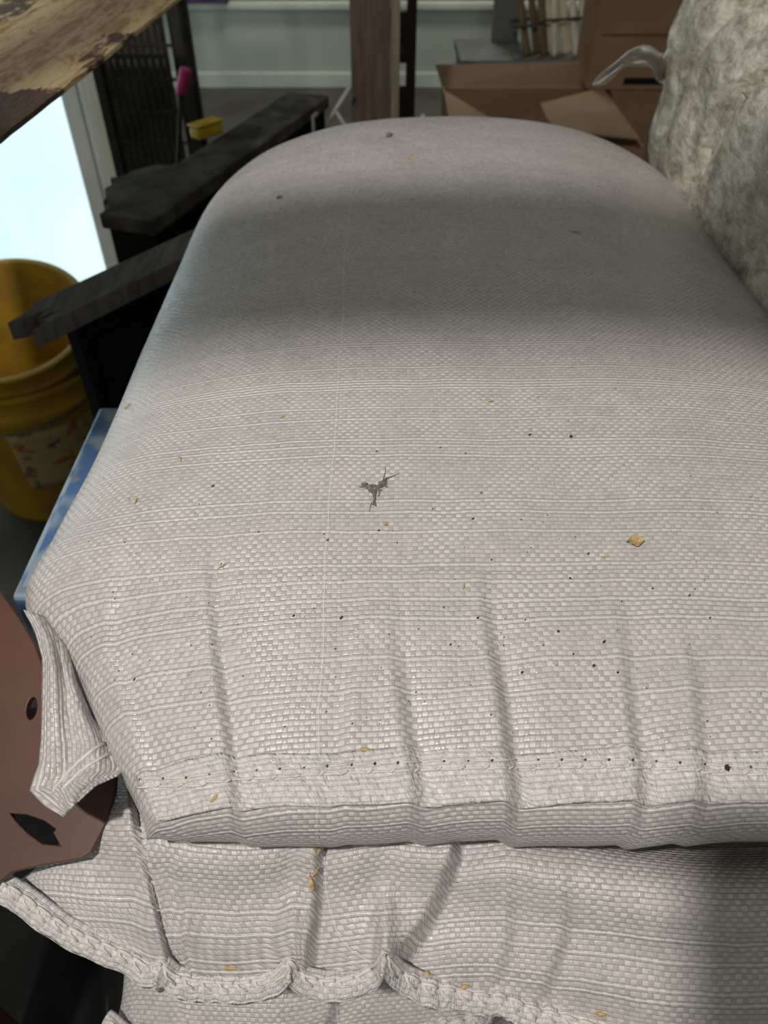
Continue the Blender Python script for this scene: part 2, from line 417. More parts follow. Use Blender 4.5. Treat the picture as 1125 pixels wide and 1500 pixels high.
# --- top sack
pl1 = mk_pleats([
    ([(325, 1190), (318, 1080), (306, 960), (300, 850)], .0040, .032, .008, .024, .22, .335, -.345),
    ([(606, 1190), (592, 1090), (575, 1000), (562, 930)], .0040, .030, .010, .028, .20, .30, -.335),
    ([(748, 1190), (742, 1110), (722, 1000), (702, 920)], .0052, .032, .010, .032, .22, .32, -.335),
    ([(945, 1190), (935, 1100), (912, 1000), (900, 930)], .0038, .030, .010, .032, .20, .30, -.335),
    ([(1040, 1190), (1030, 1100), (1010, 980)], .0030, .028, .010, .026, .20, .29, -.335),
    ([(470, 1190), (480, 1090), (500, 960)], -.0016, .018, .010, .02, .20, .29, -.335),
    ([(210, 1180), (180, 1050), (140, 930)], .0025, .012, .010, .02, .24, .34, -.345),
])
top1_pts = [(0.176, -.3635), (.205, -.3515), (.24, -.3405), (.30, -.325), (.40, -.309), (.55, -.296), (.75, -.288), (.95, -.287), (1.2, -.295)]
def top1(x, y, t): return interp(top1_pts, y)+.006*fn(x*4, y*2, 5)*sst(.25, .5, y)
xl1 = lambda y: interp([(.17, -.118), (.193, -.132), (.225, -.155), (.28, -.193), (.305, -.222), (.325, -.232), (.36, -.227), (.45, -.219), (.6, -.221), (.8, -.226), (1.2, -.235)], y)
xr1 = lambda y: interp([(.17, .33), (.25, .365), (.35, .372), (.7, .372), (1.2, .405)], y)
lip1 = [(-.003, -.004), (-.006, -.011), (-.008, -.021), (-.007, -.032), (-.003, -.044), (.005, -.054)]
mb1, uv1 = sack_mesh(xl1, xr1, lambda x: .1805+.0012*math.sin(x*40), 1.175, top1, -.405, -.458, pl1, p=3.4, nx=440, ny=520, lip=lip1, farround=True)
T1 = thing('grain_sack', (.08, .68, -.458), 'top white woven plastic sack filling the photo, its stitched hem facing the viewer', 'sack', 'white woven sacks in the stack')
mb1.build('sack_body', M['weave'], T1, smooth=True, uv=uv1)
bv1 = tree(mb1)
# hem band of the top sack: a folded strip lying on the near edge
def hem_strip(bvh_rows, name, parent, mat, solid=.0011):
    m = MB(); m.grid(bvh_rows); uv = []
    n = len(bvh_rows[0]); 
    base = 0
    for i, r in enumerate(bvh_rows):
        if i: base += (Vector(r[n//2])-Vector(bvh_rows[i-1][n//2])).length
        acc = 0
        for j, p in enumerate(r):
            if j: acc += (Vector(p)-Vector(r[j-1])).length
            uv.append((base, acc))
    return m, m.build(name, mat, parent, smooth=True, uv=uv, solid=solid)
rows = []
for i in range(520):
    row = []
    for j in range(15):
        t = j/14; x = lerp(-.128, .325, i/519); y = lerp(.2020+.0009*math.sin(x*60), .1785+.0012*fn(x*22, 3)-.0010*math.exp(-((x-.0)/.1)**2), t)
        xx = lerp(xl1(y)+.0075, .325, i/519)
        h = bv1.ray_cast(Vector((xx, max(y, .1815), 0)), Vector((0, 0, -1)))
        z = h[0].z if h[0] else -.365
        z += .0009+.0013*t+.0006*fn(x*90, t*3, 4)+.0005*fn(x*200, t*5, 8)
        if t > .85: z -= .0016*(t-.85)/.15
        row.append((xx, y, z))
    rows.append(row)
mh1, oh1 = hem_strip(rows, 'stitched_hem', T1, M['hem'])
bvh1 = tree(mb1, mh1)
# stitches
line_top = [(206, 1141), (280, 1139), (316, 1133), (383, 1128), (453, 1124), (524, 1120), (629, 1116), (735, 1114), (871, 1113), (938, 1114), (1010, 1118), (1078, 1123), (1113, 1124), (1124, 1125)]
th = MB(); ho = MB(); x = 206.
while x < 1122:
    y = interp(line_top, x); y2 = y+12+1.5*fn(x*.05, 1)
    seg = []
    for k in range(7):
        q, n_ = cast(bvh1, x+2+30*k/6, lerp(y, interp(line_top, x+34), k/6), .0004+.0009*math.sin(math.pi*k/6))
        if q: seg.append(q)
    if len(seg) > 2: th.tube(seg, .00050, 6)
    for (xo, wd) in ((-6, 29), (22, 8)):
        seg = []
        for k in range(6):
            q, n_ = cast(bvh1, x+xo+wd*k/5, y2+(k/5)*(-1.0 if wd > 10 else -4), .0005+.0011*math.sin(math.pi*k/5))
            if q: seg.append(q)
        if len(seg) > 2: th.tube(seg, .00062, 6)
    q, n_ = cast(bvh1, x, y, .0002)
    if q:
        a = n_.orthogonal().normalized(); b_ = n_.cross(a); rr = random.uniform(.0006, .0010); base = len(ho.v)
        ring = [q+(a*math.cos(g*math.pi/4)+b_*math.sin(g*math.pi/4)*.8)*rr for g in range(8)]
        ho.v += ring+[p+n_*.0004 for p in ring]
        ho.f.append([base+8+g for g in range(8)])
        for g in range(8): ho.f.append([base+g, base+(g+1) % 8, base+8+(g+1) % 8, base+8+g])
    x += 34.6+random.uniform(-1.2, 1.2)
th.build('stitching', M['thread'], oh1, smooth=True)
tag(ho.build('needle_holes', M['hole'], oh1), 'dark needle holes along the seam')
# folded corner (ear) at the left end of the top sack
ear_in = [(42, 905), (78, 935), (98, 965), (110, 1010), (128, 1050), (158, 1095), (185, 1140)]
ear_out = [(32, 900), (50, 925), (64, 975), (62, 1040), (60, 1090), (50, 1135), (43, 1160)]
ear_bot = [(43, 1160), (60, 1178), (88, 1196)]
rows = []
N1, N2 = 46, 26
def cpt(pts, t):
    f = t*(len(pts)-1); i = min(int(f), len(pts)-2); a, b = pts[i], pts[i+1]; return (lerp(a[0], b[0], f-i), lerp(a[1], b[1], f-i))
outer = [(34, 893), (48, 915), (60, 945), (64, 990), (62, 1045), (60, 1100), (61, 1132), (43, 1160), (88, 1197)]
inner = [(66, 900), (92, 935), (112, 970), (122, 1020), (150, 1070), (180, 1115), (196, 1128), (170, 1135), (150, 1140)]
left = [(34, 893), (50, 922), (63, 965), (62, 1030), (60, 1085), (57, 1120), (43, 1158), (66, 1181), (92, 1197)]
right = [(70, 905), (98, 950), (112, 1000), (134, 1050), (160, 1092), (186, 1125), (172, 1136), (140, 1150), (120, 1168)]
for i in range(N1):
    t = i/(N1-1); a = cpt(left, t)
    b = cpt(right, t)
    row = []
    for j in range(N2):
        s = j/(N2-1); dpt = lerp(lerp(.462, .400, t), lerp(.470, .398, t), s)
        dpt -= .006*math.sin(math.pi*s)*(1-.3*t)
        dpt += .0026*math.sin(s*11+t*6)*sst(0, .3, t)+.0012*fn(s*9, t*14, 3)
        px, py = lerp(a[0], b[0], s), lerp(a[1], b[1], s)
        row.append(ray(px, py)*dpt)
    rows.append(row)
mear, oear = hem_strip(rows, 'folded_corner', T1, M['weave'])
bear = tree(mear)
th2 = MB()
for (p0, p1) in (((92, 1158), (160, 1105)), ((78, 1160), (150, 1090))):
    seg = []
    for k in range(14):
        t = k/13; q, n_ = cast(bear, lerp(p0[0], p1[0], t), lerp(p0[1], p1[1], t)-6*math.sin(t*3.1), .0003+.0006*abs(math.sin(t*14)))
        if q: seg.append(q)
    if len(seg) > 2: th2.tube(seg, .0010, 6)
th2.build('corner_stitching', M['thread'], oear, smooth=True)

# --- second sack
seam2 = [(-.32, .205, -.452), (-.214, .177, -.452), (-.175, .158, -.462), (-.14, .146, -.470)]
for px_, py_, z_ in ((222, 1410, -.470), (238, 1406, -.464), (262, 1424, -.472), (330, 1434, -.474), (395, 1426, -.472), (426, 1403, -.460), (450, 1424, -.470), (500, 1430, -.471), (545, 1412, -.464), (563, 1392, -.446), (590, 1418, -.462), (640, 1440, -.472), (715, 1452, -.476), (735, 1452, -.474), (800, 1476, -.478)):
    q_ = hz(px_, py_, z_); seam2.append((q_.x, q_.y, z_))
seam2 += [(.17, .105, -.478), (.25, .11, -.475), (.40, .15, -.46)]
sy2 = [(a, b) for a, b, c in seam2]; sz2 = [(a, c) for a, b, c in seam2]
pl2 = mk_pleats([
    ([(192, 1160), (205, 1250), (220, 1340), (236, 1415)], .0070, .022, .0028, .012, .21, .27, -.435),
    ([(262, 1410), (258, 1380)], -.003, .010, .005, .012, .15, .18, -.455),
    ([(466, 1235), (455, 1320), (432, 1420)], .0095, .045, .006, .026, .21, .26, -.440),
    ([(655, 1270), (622, 1330), (560, 1405)], .0105, .045, .009, .040, .180, .205, -.440),
    ([(740, 1360), (715, 1450)], .0022, .015, .008, .02, .15, .175, -.445),
    ([(820, 1370), (780, 1480)], .0030, .018, .008, .02, .15, .175, -.445),
])
def top2(x, y, t):
    zf_ = interp(sz2, x); yf_ = interp(sy2, x); d = y-yf_
    base = interp([(0, zf_), (.012, lerp(zf_, -.437, .42)), (.03, lerp(zf_, -.437, .80)), (.045, -.424), (.065, -.424), (.09, -.444), (.12, -.461), (.3, -.462)], d)
    return base
mb2, uv2 = sack_mesh(lambda y: interp([(.16, -.226), (.178, -.222), (.188, -.210), (.200, -.198), (.3, -.198), (1.1, -.20)], y), lambda y: .40, lambda x: interp(sy2, x), 1.15, top2, -.505, -.585, lambda x, y: pl2(x, y), p=7, nx=460, ny=420, lip=[(-.001, -.003), (.003, -.010), (.006, -.02)])
T2 = thing('grain_sack', (.08, .66, -.585), 'white woven sack second from the top, creased and directly under the top one', 'sack', 'white woven sacks in the stack')
mb2.build('sack_body', M['weave_low'], T2, smooth=True, uv=uv2)
def seam_hem(seam, x0, x1, n, width, drop, parent, mat, seed, amp=1.):
    rows = []; ys = [(a, b) for a, b, c in seam]; zs_ = [(a, c) for a, b, c in seam]; cen = []
    for i in range(n):
        x = lerp(x0, x1, i/(n-1)); y = interp(ys, x); z = interp(zs_, x)
        dx = .002; ty = (interp(ys, x+dx)-interp(ys, x-dx))/(2*dx); tn = Vector((ty, -1, 0)).normalized()
        row = []
        wv = width*(1+.18*fn(x*60, seed)); 
        for j in range(13):
            t = j/12
            o = tn*(wv*(t-.22)); zz = z+.0022*math.sin(math.pi*t)-drop*t*t+amp*(.0011*fn(x*170, t*2.5, seed)+.0008*math.sin(x*700+seed)*math.sin(math.pi*t))
            row.append((x+o.x, y+o.y, zz))
        rows.append(row); cen.append(Vector(row[5]))
    return rows, cen
rows, cen2 = seam_hem(seam2, -.222, .30, 620, .0135, .005, T2, M['hem'], 2., .7)
mh2, oh2 = hem_strip(rows, 'stitched_hem', T2, M['hem'], solid=.0016)
bvh2 = tree(mb2, mh2)
def chain(rows, col, step, r, name, parent, lift=.0012):
    t_ = MB(); n = len(rows); i = 2
    while i+step < n:
        seg = [Vector(rows[min(n-1, i+int(step*.92*k/5))][col])+Vector((0, 0, .0006+lift*math.sin(math.pi*k/5))) for k in range(6)]
        t_.tube(seg, r, 6); seg2 = [Vector(rows[i+int(step*.1)][col])+Vector((0, 0, .001)), Vector(rows[min(n-1, i+int(step*.35))][col+2])+Vector((0, -.0004, .0012)), Vector(rows[min(n-1, i+int(step*.8))][col+3])+Vector((0, 0, .0006))]
        t_.tube(seg2, r*.9, 6); i += step
    return t_.build(name, M['thread'], parent, smooth=True)
chain(rows, 5, 11, .0009, 'stitching', oh2)

# --- third sack
seam3 = [(-.32, .19, -.605), (-.20, .155, -.612), (-.15, .130, -.618), (-.08, .12, -.622), (-.03, .130, -.62), (.0, .136, -.612), (.03, .142, -.600), (.06, .150, -.60), (.075, .176, -.607), (.11, .176, -.612), (.2, .15, -.612), (.40, .15, -.61)]
sy3 = [(a, b) for a, b, c in seam3]; sz3 = [(a, c) for a, b, c in seam3]
pl3 = mk_pleats([([(490, 1440), (470, 1500)], .006, .02, .008, .02, .20, .25, -.58), ([(250, 1440), (262, 1500)], .003, .02, .008, .02, .20, .25, -.58)])
def top3(x, y, t):
    zf_ = interp(sz3, x); d = y-interp(sy3, x)
    return interp([(0, zf_), (.012, lerp(zf_, -.572, .5)), (.03, lerp(zf_, -.572, .85)), (.055, -.574), (.08, -.580), (.12, -.588), (.3, -.589)], d)
mb3, uv3 = sack_mesh(lambda y: interp([(.12, -.207), (.16, -.188), (.22, -.20)], y), lambda y: .40, lambda x: interp(sy3, x), 1.14, top3, -.64, -.715, pl3, p=3.2, nx=260, ny=200, lip=[(-.001, -.003), (.003, -.010), (.006, -.02)])
T3 = thing('grain_sack', (.08, .66, -.715), 'white woven sack third from the top, only its puckered end showing at the photo bottom', 'sack', 'white woven sacks in the stack')
b3 = mb3.build('sack_body', M['weave_low'], T3, smooth=True, uv=uv3)
rows, cen3 = seam_hem(seam3, -.19, .33, 260, .017, .004, T3, M['hem'], 5., 1.6)
mh3, oh3 = hem_strip(rows, 'stitched_hem', T3, M['hem'], solid=.0016)
chain(rows, 4, 6, .0008, 'stitching', oh3)
# the sacks that carry them
for k, nm in enumerate(('fourth', 'fifth')):
    r_ = T3.copy(); C.objects.link(r_); r_.location = T3.location+Vector((.01*(k+1), .03, -.145*(k+1)))
    r_['label'] = 'white woven sack %s from the top, in the dark under the puckered third sack' % nm
    for ch in list(T3.children):
        if ch.name.startswith('sack_body'): c_ = ch.copy(); C.objects.link(c_); c_.parent = r_
P = thing('wooden_pallet', (.08, .66, -1.25), 'wooden pallet on the floor under the stack of white sacks', 'pallet')
for k in range(7): MB().box(-.20, .50, .20+k*.145, .29+k*.145, -1.03, -1.008).build('deck_board', M['timber'], P, bevel=.002)
for k in range(3):
    MB().box(-.20+k*.30, -.10+k*.30, .20, 1.16, -1.25, -1.03).build('bearer', M['timber'], P, bevel=.003)

rows = []  # black sheet added over the floor, standing in for the shade there
for i in range(40):
    rows.append([(lerp(-1.5, .6, i/39), lerp(-.5, .19+.6*sst(-.3, -.5, lerp(-1.5, .6, i/39)), j/29), -1.235+.03*fn(i*.35, j*.3)+.012*fn(i, j)) for j in range(30)])
tag(MB().grid(rows).build('floor_shade_sheet', M['black'], None, smooth=True, solid=.004), 'black tarpaulin added on the floor in place of the dark below the sacks at left', 'shading')
# ------------------------------------------------------------------ grain and dirt on the sacks
def husk(px, py, ln, wd, ang, mat, bvh, label, name='grain_husk', grp=None, cat='husk'):
    q, n = cast(bvh, px, py, .0002)
    if q is None: return
    up = Vector((0, 1, 0)); a = (up-n*up.dot(n)).normalized(); b = a.cross(n)
    d = b*math.cos(ang)+a*math.sin(ang); e = d.cross(n); mb = MB(); L = []; nn = 9
    for i in range(nn):
        t = i/(nn-1); r = math.sin(math.pi*clamp(t, .04, .96))**.7
        L.append([q+d*ln*(t-.5)+(e*math.cos(g*math.pi/4)*wd*.5+n*(math.sin(g*math.pi/4)*wd*.32+wd*.3))*r for g in range(8)])
    mb.grid(L, True)
    mb.f.append(list(range(8))); mb.f.append(list(range((nn-1)*8, nn*8)))
    # a split along the husk and a small awn
    mb.tube([q+d*ln*.45+n*wd*.3, q+d*ln*.72+n*wd*.2+e*wd*.12], wd*.07, 5)
    o = mb.build(name, mat, None, smooth=True); tag(o, label, cat, grp); return o
g1 = 'grain husks scattered on the top sack'
husk(533, 1098, .0062, .0021, .05, M['grain'], bvh1, 'golden grain husk lying just above the stitched hem of the top sack', grp=g1)
husk(315, 1169, .0068, .0020, .7, M['grain_pale'], bvh1, 'golden husk on the hem of the top sack near its left end', grp=g1)
husk(326, 829, .0060, .0014, .5, M['grain_pale'], bvh1, 'thin pale husk on the top sack above the left vertical pleat', grp=g1)
husk(263, 672, .0062, .0020, -1.1, M['grain'], bvh1, 'brown husk upright near the left edge of the top sack, higher of two', grp=g1)
husk(199, 735, .0050, .0016, 1.3, M['grain_pale'], bvh1, 'small pale husk near the left edge of the top sack, lower of two', grp=g1)
husk(564, 768, .0032, .0024, -.5, M['grain_pale'], bvh1, 'small yellowish crumb just below the grey fluff on the top sack', grp=g1)
husk(717, 588, .0042, .0026, -.1, M['grain_pale'], bvh1, 'pale oval grain on the top sack below the shadow band', grp=g1)
husk(679, 860, .0040, .0013, 1.3, M['grain_pale'], bvh1, 'thin straw coloured sliver on the middle of the top sack', grp=g1)
husk(886, 816, .0045, .0010, .05, M['grain'], bvh1, 'thin brown sliver lying left below the pale seed shell', grp=g1)
husk(414, 611, .0036, .0016, .4, M['grain_pale'], bvh1, 'small brownish crumb left of centre on the top sack above the fluff', grp=g1)
husk(841, 340, .0085, .0022, -.2, M['grain_pale'], bvh1, 'pale husk in the shaded far part of the top sack', grp=g1)
husk(600, 233, .0110, .0030, -.1, M['grain'], bvh1, 'brown fleck near the far end of the top sack', grp=g1)
husk(187, 596, .0060, .0024, .3, M['grain_pale'], bvh1, 'pale husk right at the left rim of the top sack', grp=g1)
husk(570, 200, .0100, .0070, .9, M['fluff'], bvh1, 'dark brown seed near the far edge of the top sack', 'seed', cat='seed')
husk(409, 290, .0060, .0040, .2, M['fluff'], bvh1, 'dark grey seed on the far left part of the top sack', 'seed', cat='seed')
husk(836, 640, .0022, .0022, .2, M['rackpost'], bvh1, 'tiny dark red seed on the upper right middle of the top sack', 'seed', cat='seed')
husk(1065, 1125, .0025, .0035, .2, M['speck'], bvh1, 'dark seed in the hem stitching near the right photo edge', 'seed', cat='seed')
# pale seed shell: a cupped shell with a brown centre
q, n = cast(bvh1, 930, 795, .0004); S = thing('seed_shell', q, 'pale yellow cupped seed shell on the right middle of the top sack', 'seed')
up = Vector((0, 1, 0)); a = (up-n*up.dot(n)).normalized(); b_ = a.cross(n); Mx = Matrix((b_, a, n)).transposed().to_4x4(); Mx.translation = q
m_ = MB(); L = []
for i, (r, z) in enumerate([(.0001, .0008), (.0012, .0006), (.0022, .0012), (.0031, .0023), (.0034, .0025), (.0033, .0017), (.0020, .0003), (.0001, .0)]):
    L.append([Mx @ Vector((r*math.cos(g*math.pi/10)*1.25*(1+.18*math.sin(g*.9+2)), r*math.sin(g*math.pi/10)*(1+.2*math.sin(g*1.3)), z*(1+.3*math.sin(g*.7)))) for g in range(20)])
m_.grid(L, True).build('shell', M['grain_pale'], S, smooth=True)
MB().lathe([(.0001, .0019), (.0008, .0017), (.0011, .0009), (.0001, .0006)], Mx, 12).build('kernel', M['grain'], S, smooth=True)
MB().tube([Mx @ Vector((-.0036, .0002, .0012)), Mx @ Vector((-.0052, .0001, .0008))], [.0010, .0003], 7).build('stalk', M['fluff'], S, smooth=True)
# grey fluff
m_ = MB()
def strand(pts, r):
    P_ = []
    for (x_, y_) in pts:
        q, n = cast(bvh1, x_, y_, .0005)
        P_.append(q)
    m_.tube(P_, r, 6)
random.seed(3)
for k in range(46):
    t = random.random(); c0 = cpt([(531, 711), (541, 714), (547, 720), (553, 713), (562, 707)], t); j = (random.uniform(-4, 4), random.uniform(-2.5, 4))
    strand([(c0[0]-4+j[0], c0[1]+j[1]-1), (c0[0]+j[0], c0[1]+j[1]+random.uniform(-2, 2)), (c0[0]+5+j[0], c0[1]+j[1]+random.uniform(-2, 2))], [.0002, .0007, .0002])
strand([(530, 710), (540, 714), (548, 721), (549, 731), (546, 740)], [.0005, .0012, .0016, .0008, .0003]); strand([(547, 720), (556, 712), (564, 703), (570, 700)], [.0014, .0011, .0008, .0002])
strand([(561, 704), (564, 694), (565, 684)], [.0003, .0002, .0001]); strand([(564, 702), (574, 699), (585, 694)], [.0004, .0003, .0001])
strand([(546, 735), (549, 741), (551, 742), (549, 734)], .0003); strand([(544, 736), (541, 750)], [.0002, .0001]); strand([(553, 713), (556, 722), (554, 728)], [.0007, .0004, .0002])
tag(m_.build('grey_fluff', M['fluff'], None, smooth=True), 'dark grey tuft of fluff with thin legs in the centre of the top sack', 'fluff')
# countless dirt specks
random.seed(11); m_ = MB(); bvh12 = bvh1
pts = [(312, 712), (197, 995), (835, 847), (862, 811), (776, 637), (682, 664), (705, 722), (693, 760), (645, 656), (552, 661), (555, 777), (480, 791), (604, 293), (430, 902), (500, 905), (885, 940), (870, 975), (905, 985), (700, 905), (818, 925), (840, 958), (765, 985), (1010, 872), (1040, 905), (956, 862), (650, 890), (660, 944), (720, 820)]
for k in range(230): pts.append((random.uniform(90, 1120), random.uniform(480, 1080)**1.0 if random.random() < .3 else random.uniform(700, 1090)))
for i, (px, py) in enumerate(pts):
    q, n = cast(bvh1, px, py, .00015)
    if q is None: continue
    r = random.uniform(.0005, .0008) if i < 28 else random.choice((.00018, .00025, .0003, .0004)); a = n.orthogonal().normalized(); b_ = n.cross(a); k0 = len(m_.v); an = random.random()*6; st = random.uniform(1, 2.0)
    ring = [q+(a*math.cos(g*math.pi/3+an)*st+b_*math.sin(g*math.pi/3+an))*r for g in range(6)]
    m_.v += ring+[p+(n*r*.6)+(q-p)*.4 for p in ring]; m_.f.append([k0+6+g for g in range(6)])
    for g in range(6): m_.f.append([k0+g, k0+(g+1) % 6, k0+6+(g+1) % 6, k0+6+g])
tag(m_.build('dirt_specks', M['speck']), 'tiny dark dirt specks strewn over the top sack', 'dirt', kind='stuff')
g2 = 'grains caught in the creases of the second sack'
husk(466, 1243, .0085, .0030, 1.35, M['grain'], bvh2, 'golden grain high in the crease of the second sack, topmost of the line', grp=g2)
husk(461, 1277, .0060, .0022, 1.45, M['grain'], bvh2, 'thin golden husk midway down the crease of the second sack', grp=g2)
husk(457, 1293, .0090, .0030, 1.5, M['grain'], bvh2, 'golden grain lowest in the long crease of the second sack', grp=g2)
husk(338, 1417, .0095, .0022, -.05, M['grain'], bvh2, 'long brown husk just above the hem of the second sack', grp=g2)
husk(680, 1444, .0055, .0035, .1, M['grain'], bvh2, 'amber grain on the hem of the second sack right of centre', grp=g2)
husk(625, 1427, .0045, .0028, .1, M['grain_pale'], bvh2, 'pale grain on the second sack hem beside the amber one', grp=g2)
husk(880, 1484, .0060, .0030, -.3, M['grain'], bvh2, 'brown grain on the second sack hem at the bottom right', grp=g2)
husk(235, 1448, .0050, .0030, .1, M['fluff'], tree(mb2, mh2, mb3), 'dark husk hanging below the second sack hem at left', grp=g2)

# ------------------------------------------------------------------ metal rack at the left
def flat(name, outline, holes, plane3, th, mat, parent=None, bevel=.0006):
    """a plate cut from sheet: outline and holes as image directions met with one real plane, then given thickness"""
    a, b, c = plane3; n = (b-a).cross(c-a).normalized()
    if n.z < 0: n = -n
    ex = (b-a).normalized(); ey = n.cross(ex)
    def loc(px, py): d = ray(px, py); p = d*(a.dot(n)/d.dot(n))-a; return (p.dot(ex), p.dot(ey))
    cu = bpy.data.curves.new(name, 'CURVE'); cu.dimensions = '2D'; cu.fill_mode = 'BOTH'; cu.extrude = th/2; cu.bevel_depth = bevel; cu.bevel_resolution = 1
    for poly in [outline]+holes:
        s = cu.splines.new('POLY'); s.points.add(len(poly)-1); s.use_cyclic_u = True
        for i, q in enumerate(poly): l = loc(*q); s.points[i].co = (l[0], l[1], 0, 1)
    o = bpy.data.objects.new(name, cu); C.objects.link(o); dg = bpy.context.evaluated_depsgraph_get(); me = bpy.data.meshes.new_from_object(o.evaluated_get(dg))
    bpy.data.objects.remove(o)
    Mx = Matrix((ex, ey, n)).transposed().to_4x4(); Mx.translation = a-n*(th/2)
    mb = MB(); mb.v = [Mx @ v.co for v in me.vertices]; mb.f = [list(p.vertices) for p in me.polygons]
    return mb.build(name, mat, parent, fix=False)
RK = thing('rack_upright', (-.45, .26, -1.25), 'brown painted steel rack bracket with punched holes beside the sacks', 'rack')
pa, pb, pc = ray(0, 868)*.505, ray(165, 1140)*.446, ray(0, 1290)*.431
hole1 = [(47+9*math.cos(t*math.pi/8)+2.5*math.sin(t*math.pi/8), 1038+18*math.sin(t*math.pi/8)*-1) for t in range(16)]
hole2 = [(12, 1190), (40, 1192), (66, 1201), (84, 1214), (80, 1220), (92, 1241), (62, 1238), (40, 1222), (24, 1206)]
o_ = flat('gusset_plate', [(-420, 860), (-60, 800), (0, 868), (28, 908), (50, 946), (62, 980), (63, 1050), (63, 1105), (120, 1120), (168, 1128), (166, 1160), (154, 1205), (132, 1248), (120, 1256), (60, 1266), (18, 1276), (0, 1290), (-50, 1330), (-420, 1380)], [hole1, hole2], (pa, pb, pc), .0035, M['brown'], RK)
MB().box(-.50, -.44, .20, .26, -1.25, 1.0).build('post', M['brown'], RK, bevel=.004)
MB().box(-.52, -.42, .18, .28, -1.25, -1.244).build('foot_plate', M['brown'], RK, bevel=.001)
# rusty rail with flaking cream paint
RR = thing('rusty_shelf_rail', (-.26, .6, -.19), 'rusty shelf rail with flaking cream paint in the top left corner', 'rail')
A = hz(0, 214, -.22); B = hz(263, 4, -.22); dr = (B-A).normalized(); sd = Vector((dr.y, -dr.x, 0)); n_ = 70; rows = []; uvs = []
L0 = A-dr*.22; Ln = 1.25
for i in range(n_+1):
    p = L0+dr*Ln*i/n_; w0 = .0016*fn(i*.6, 2)
    prof = [(-.42, .007)]+[(-.42+.42*(k/14)+w0*(k > 12), .008) for k in range(1, 14)]+[(w0, .006), (w0, .002), (w0-.002, 0), (-.006, 0), (-.007, .003), (-.41, .003)]
    rows.append([p+sd*a_+Vector((0, 0, b_)) for a_, b_ in prof])
    for a_, b_ in prof:
        q_ = i/n_; uvs.append((.34*(1-sst(.22, .34, q_))*(1-sst(.05, .14, -a_))+.09*(1-sst(.0, .03, -a_))*(1-sst(.40, .6, q_))+.22*sst(.15, .19, -a_)*sst(.42, .52, q_)-.06, q_))
mb = MB(); mb.grid(rows, True); k_ = len(rows[0]); mb.f.append(list(range(k_))); mb.f.append([n_*k_+i for i in range(k_)])
# web hanging from the inner edge
mb.build('rail_flange', M['rust'], RR, uv=uvs)
mbw = MB(); q0 = L0-sd*.415; q1 = q0+dr*Ln
mbw.slab([q0+Vector((0, 0, .016)), q1+Vector((0, 0, .016)), q1+Vector((0, 0, -.06)), q0+Vector((0, 0, -.06))], .004)
mbw.build('rail_web', M['brown'], RR, bevel=.001)
# unseen board added above the view to shade a band of the sack
OB = thing('shadow_board', (0, .125, .45), 'unseen board added above the sacks to shade a band of the top one', 'board')
MB().box(-1.3, 1.3, .034, .160, .45, .475).build('board', M['timber'], OB, bevel=.003)

# the telephone that takes the picture, just behind the lens, clamped to the added board; its shadow falls on the second sack
PM = Matrix(((1, 0, 0, 0), (0, math.sin(PITCH), -math.cos(PITCH), 0), (0, math.cos(PITCH), math.sin(PITCH), 0), (0, 0, 0, 1)))
PH = thing('smartphone', (0, -.04, -.1), 'dark telephone held over the sacks by a clamp arm, out of view', 'phone')
MB().box(-.040, .040, -.125, .046, .004, .013, PM).build('phone_body', M['black'], PH, bevel=.003)
MB().box(-.030, .030, -.100, -.060, .013, .028, PM).build('clamp', M['steel'], PH, bevel=.003)
MB().tube([PM @ Vector((0, -.08, .028)), (0, -.16, .05), (0, -.17, .25), (0, -.03, .44), (0, .10, .452)], .008, 10).build('clamp_arm', M['steel'], PH, smooth=True)
# ------------------------------------------------------------------ shavings bale in clear plastic at the right
PB = thing('wrapped_shavings_bale', (.62, .72, -.46), 'clear plastic wrapped bale of pale shavings beside the top sack at right', 'bale')
mb = MB(); rows = []; NU, NV = 150, 130
for i in range(NU+1):
    t = lerp(-1, 1, i/NU); t = math.sin(t*math.pi/2)*.35+.65*t; ey = max(0, 1-abs(t)**6)**(1/6); row = []
    for j in range(NV):
        g = 2*math.pi*j/NV; cx, cz = math.cos(g), math.sin(g)
        x = math.copysign(abs(cx)**.48, cx); z = math.copysign(abs(cz)**.48, cz)
        px = .592+.250*x*ey; py = .63+.555*t; pz = -.280+.178*z*ey
        P_ = Vector((px, py, pz)); nn = Vector((cx, .2*t, cz)).normalized()
        dsp = .010*fn(px*7, py*7, pz*7)+.006*fn(px*20, py*16, pz*20)+.0025*fn(px*55, py*40, pz*55)
        # tied-down creases running diagonally over the shoulder
        for (c0, am) in ((.81, .034), (.97, .014), (.60, .014), (.36, .012)):
            dd = (py-c0)+(px-.42)*.55+(pz+.26)*.7+.012*fn(pz*25, c0*9); dsp -= am*math.exp(-(dd/.010)**2)*(1 if x < .9 else .5)*sst(-.40, -.28, pz)
        row.append(P_+nn*dsp*ey)
    rows.append(row)
mb.grid(rows, True).build('bale_body', M['shred'], PB, smooth=True)
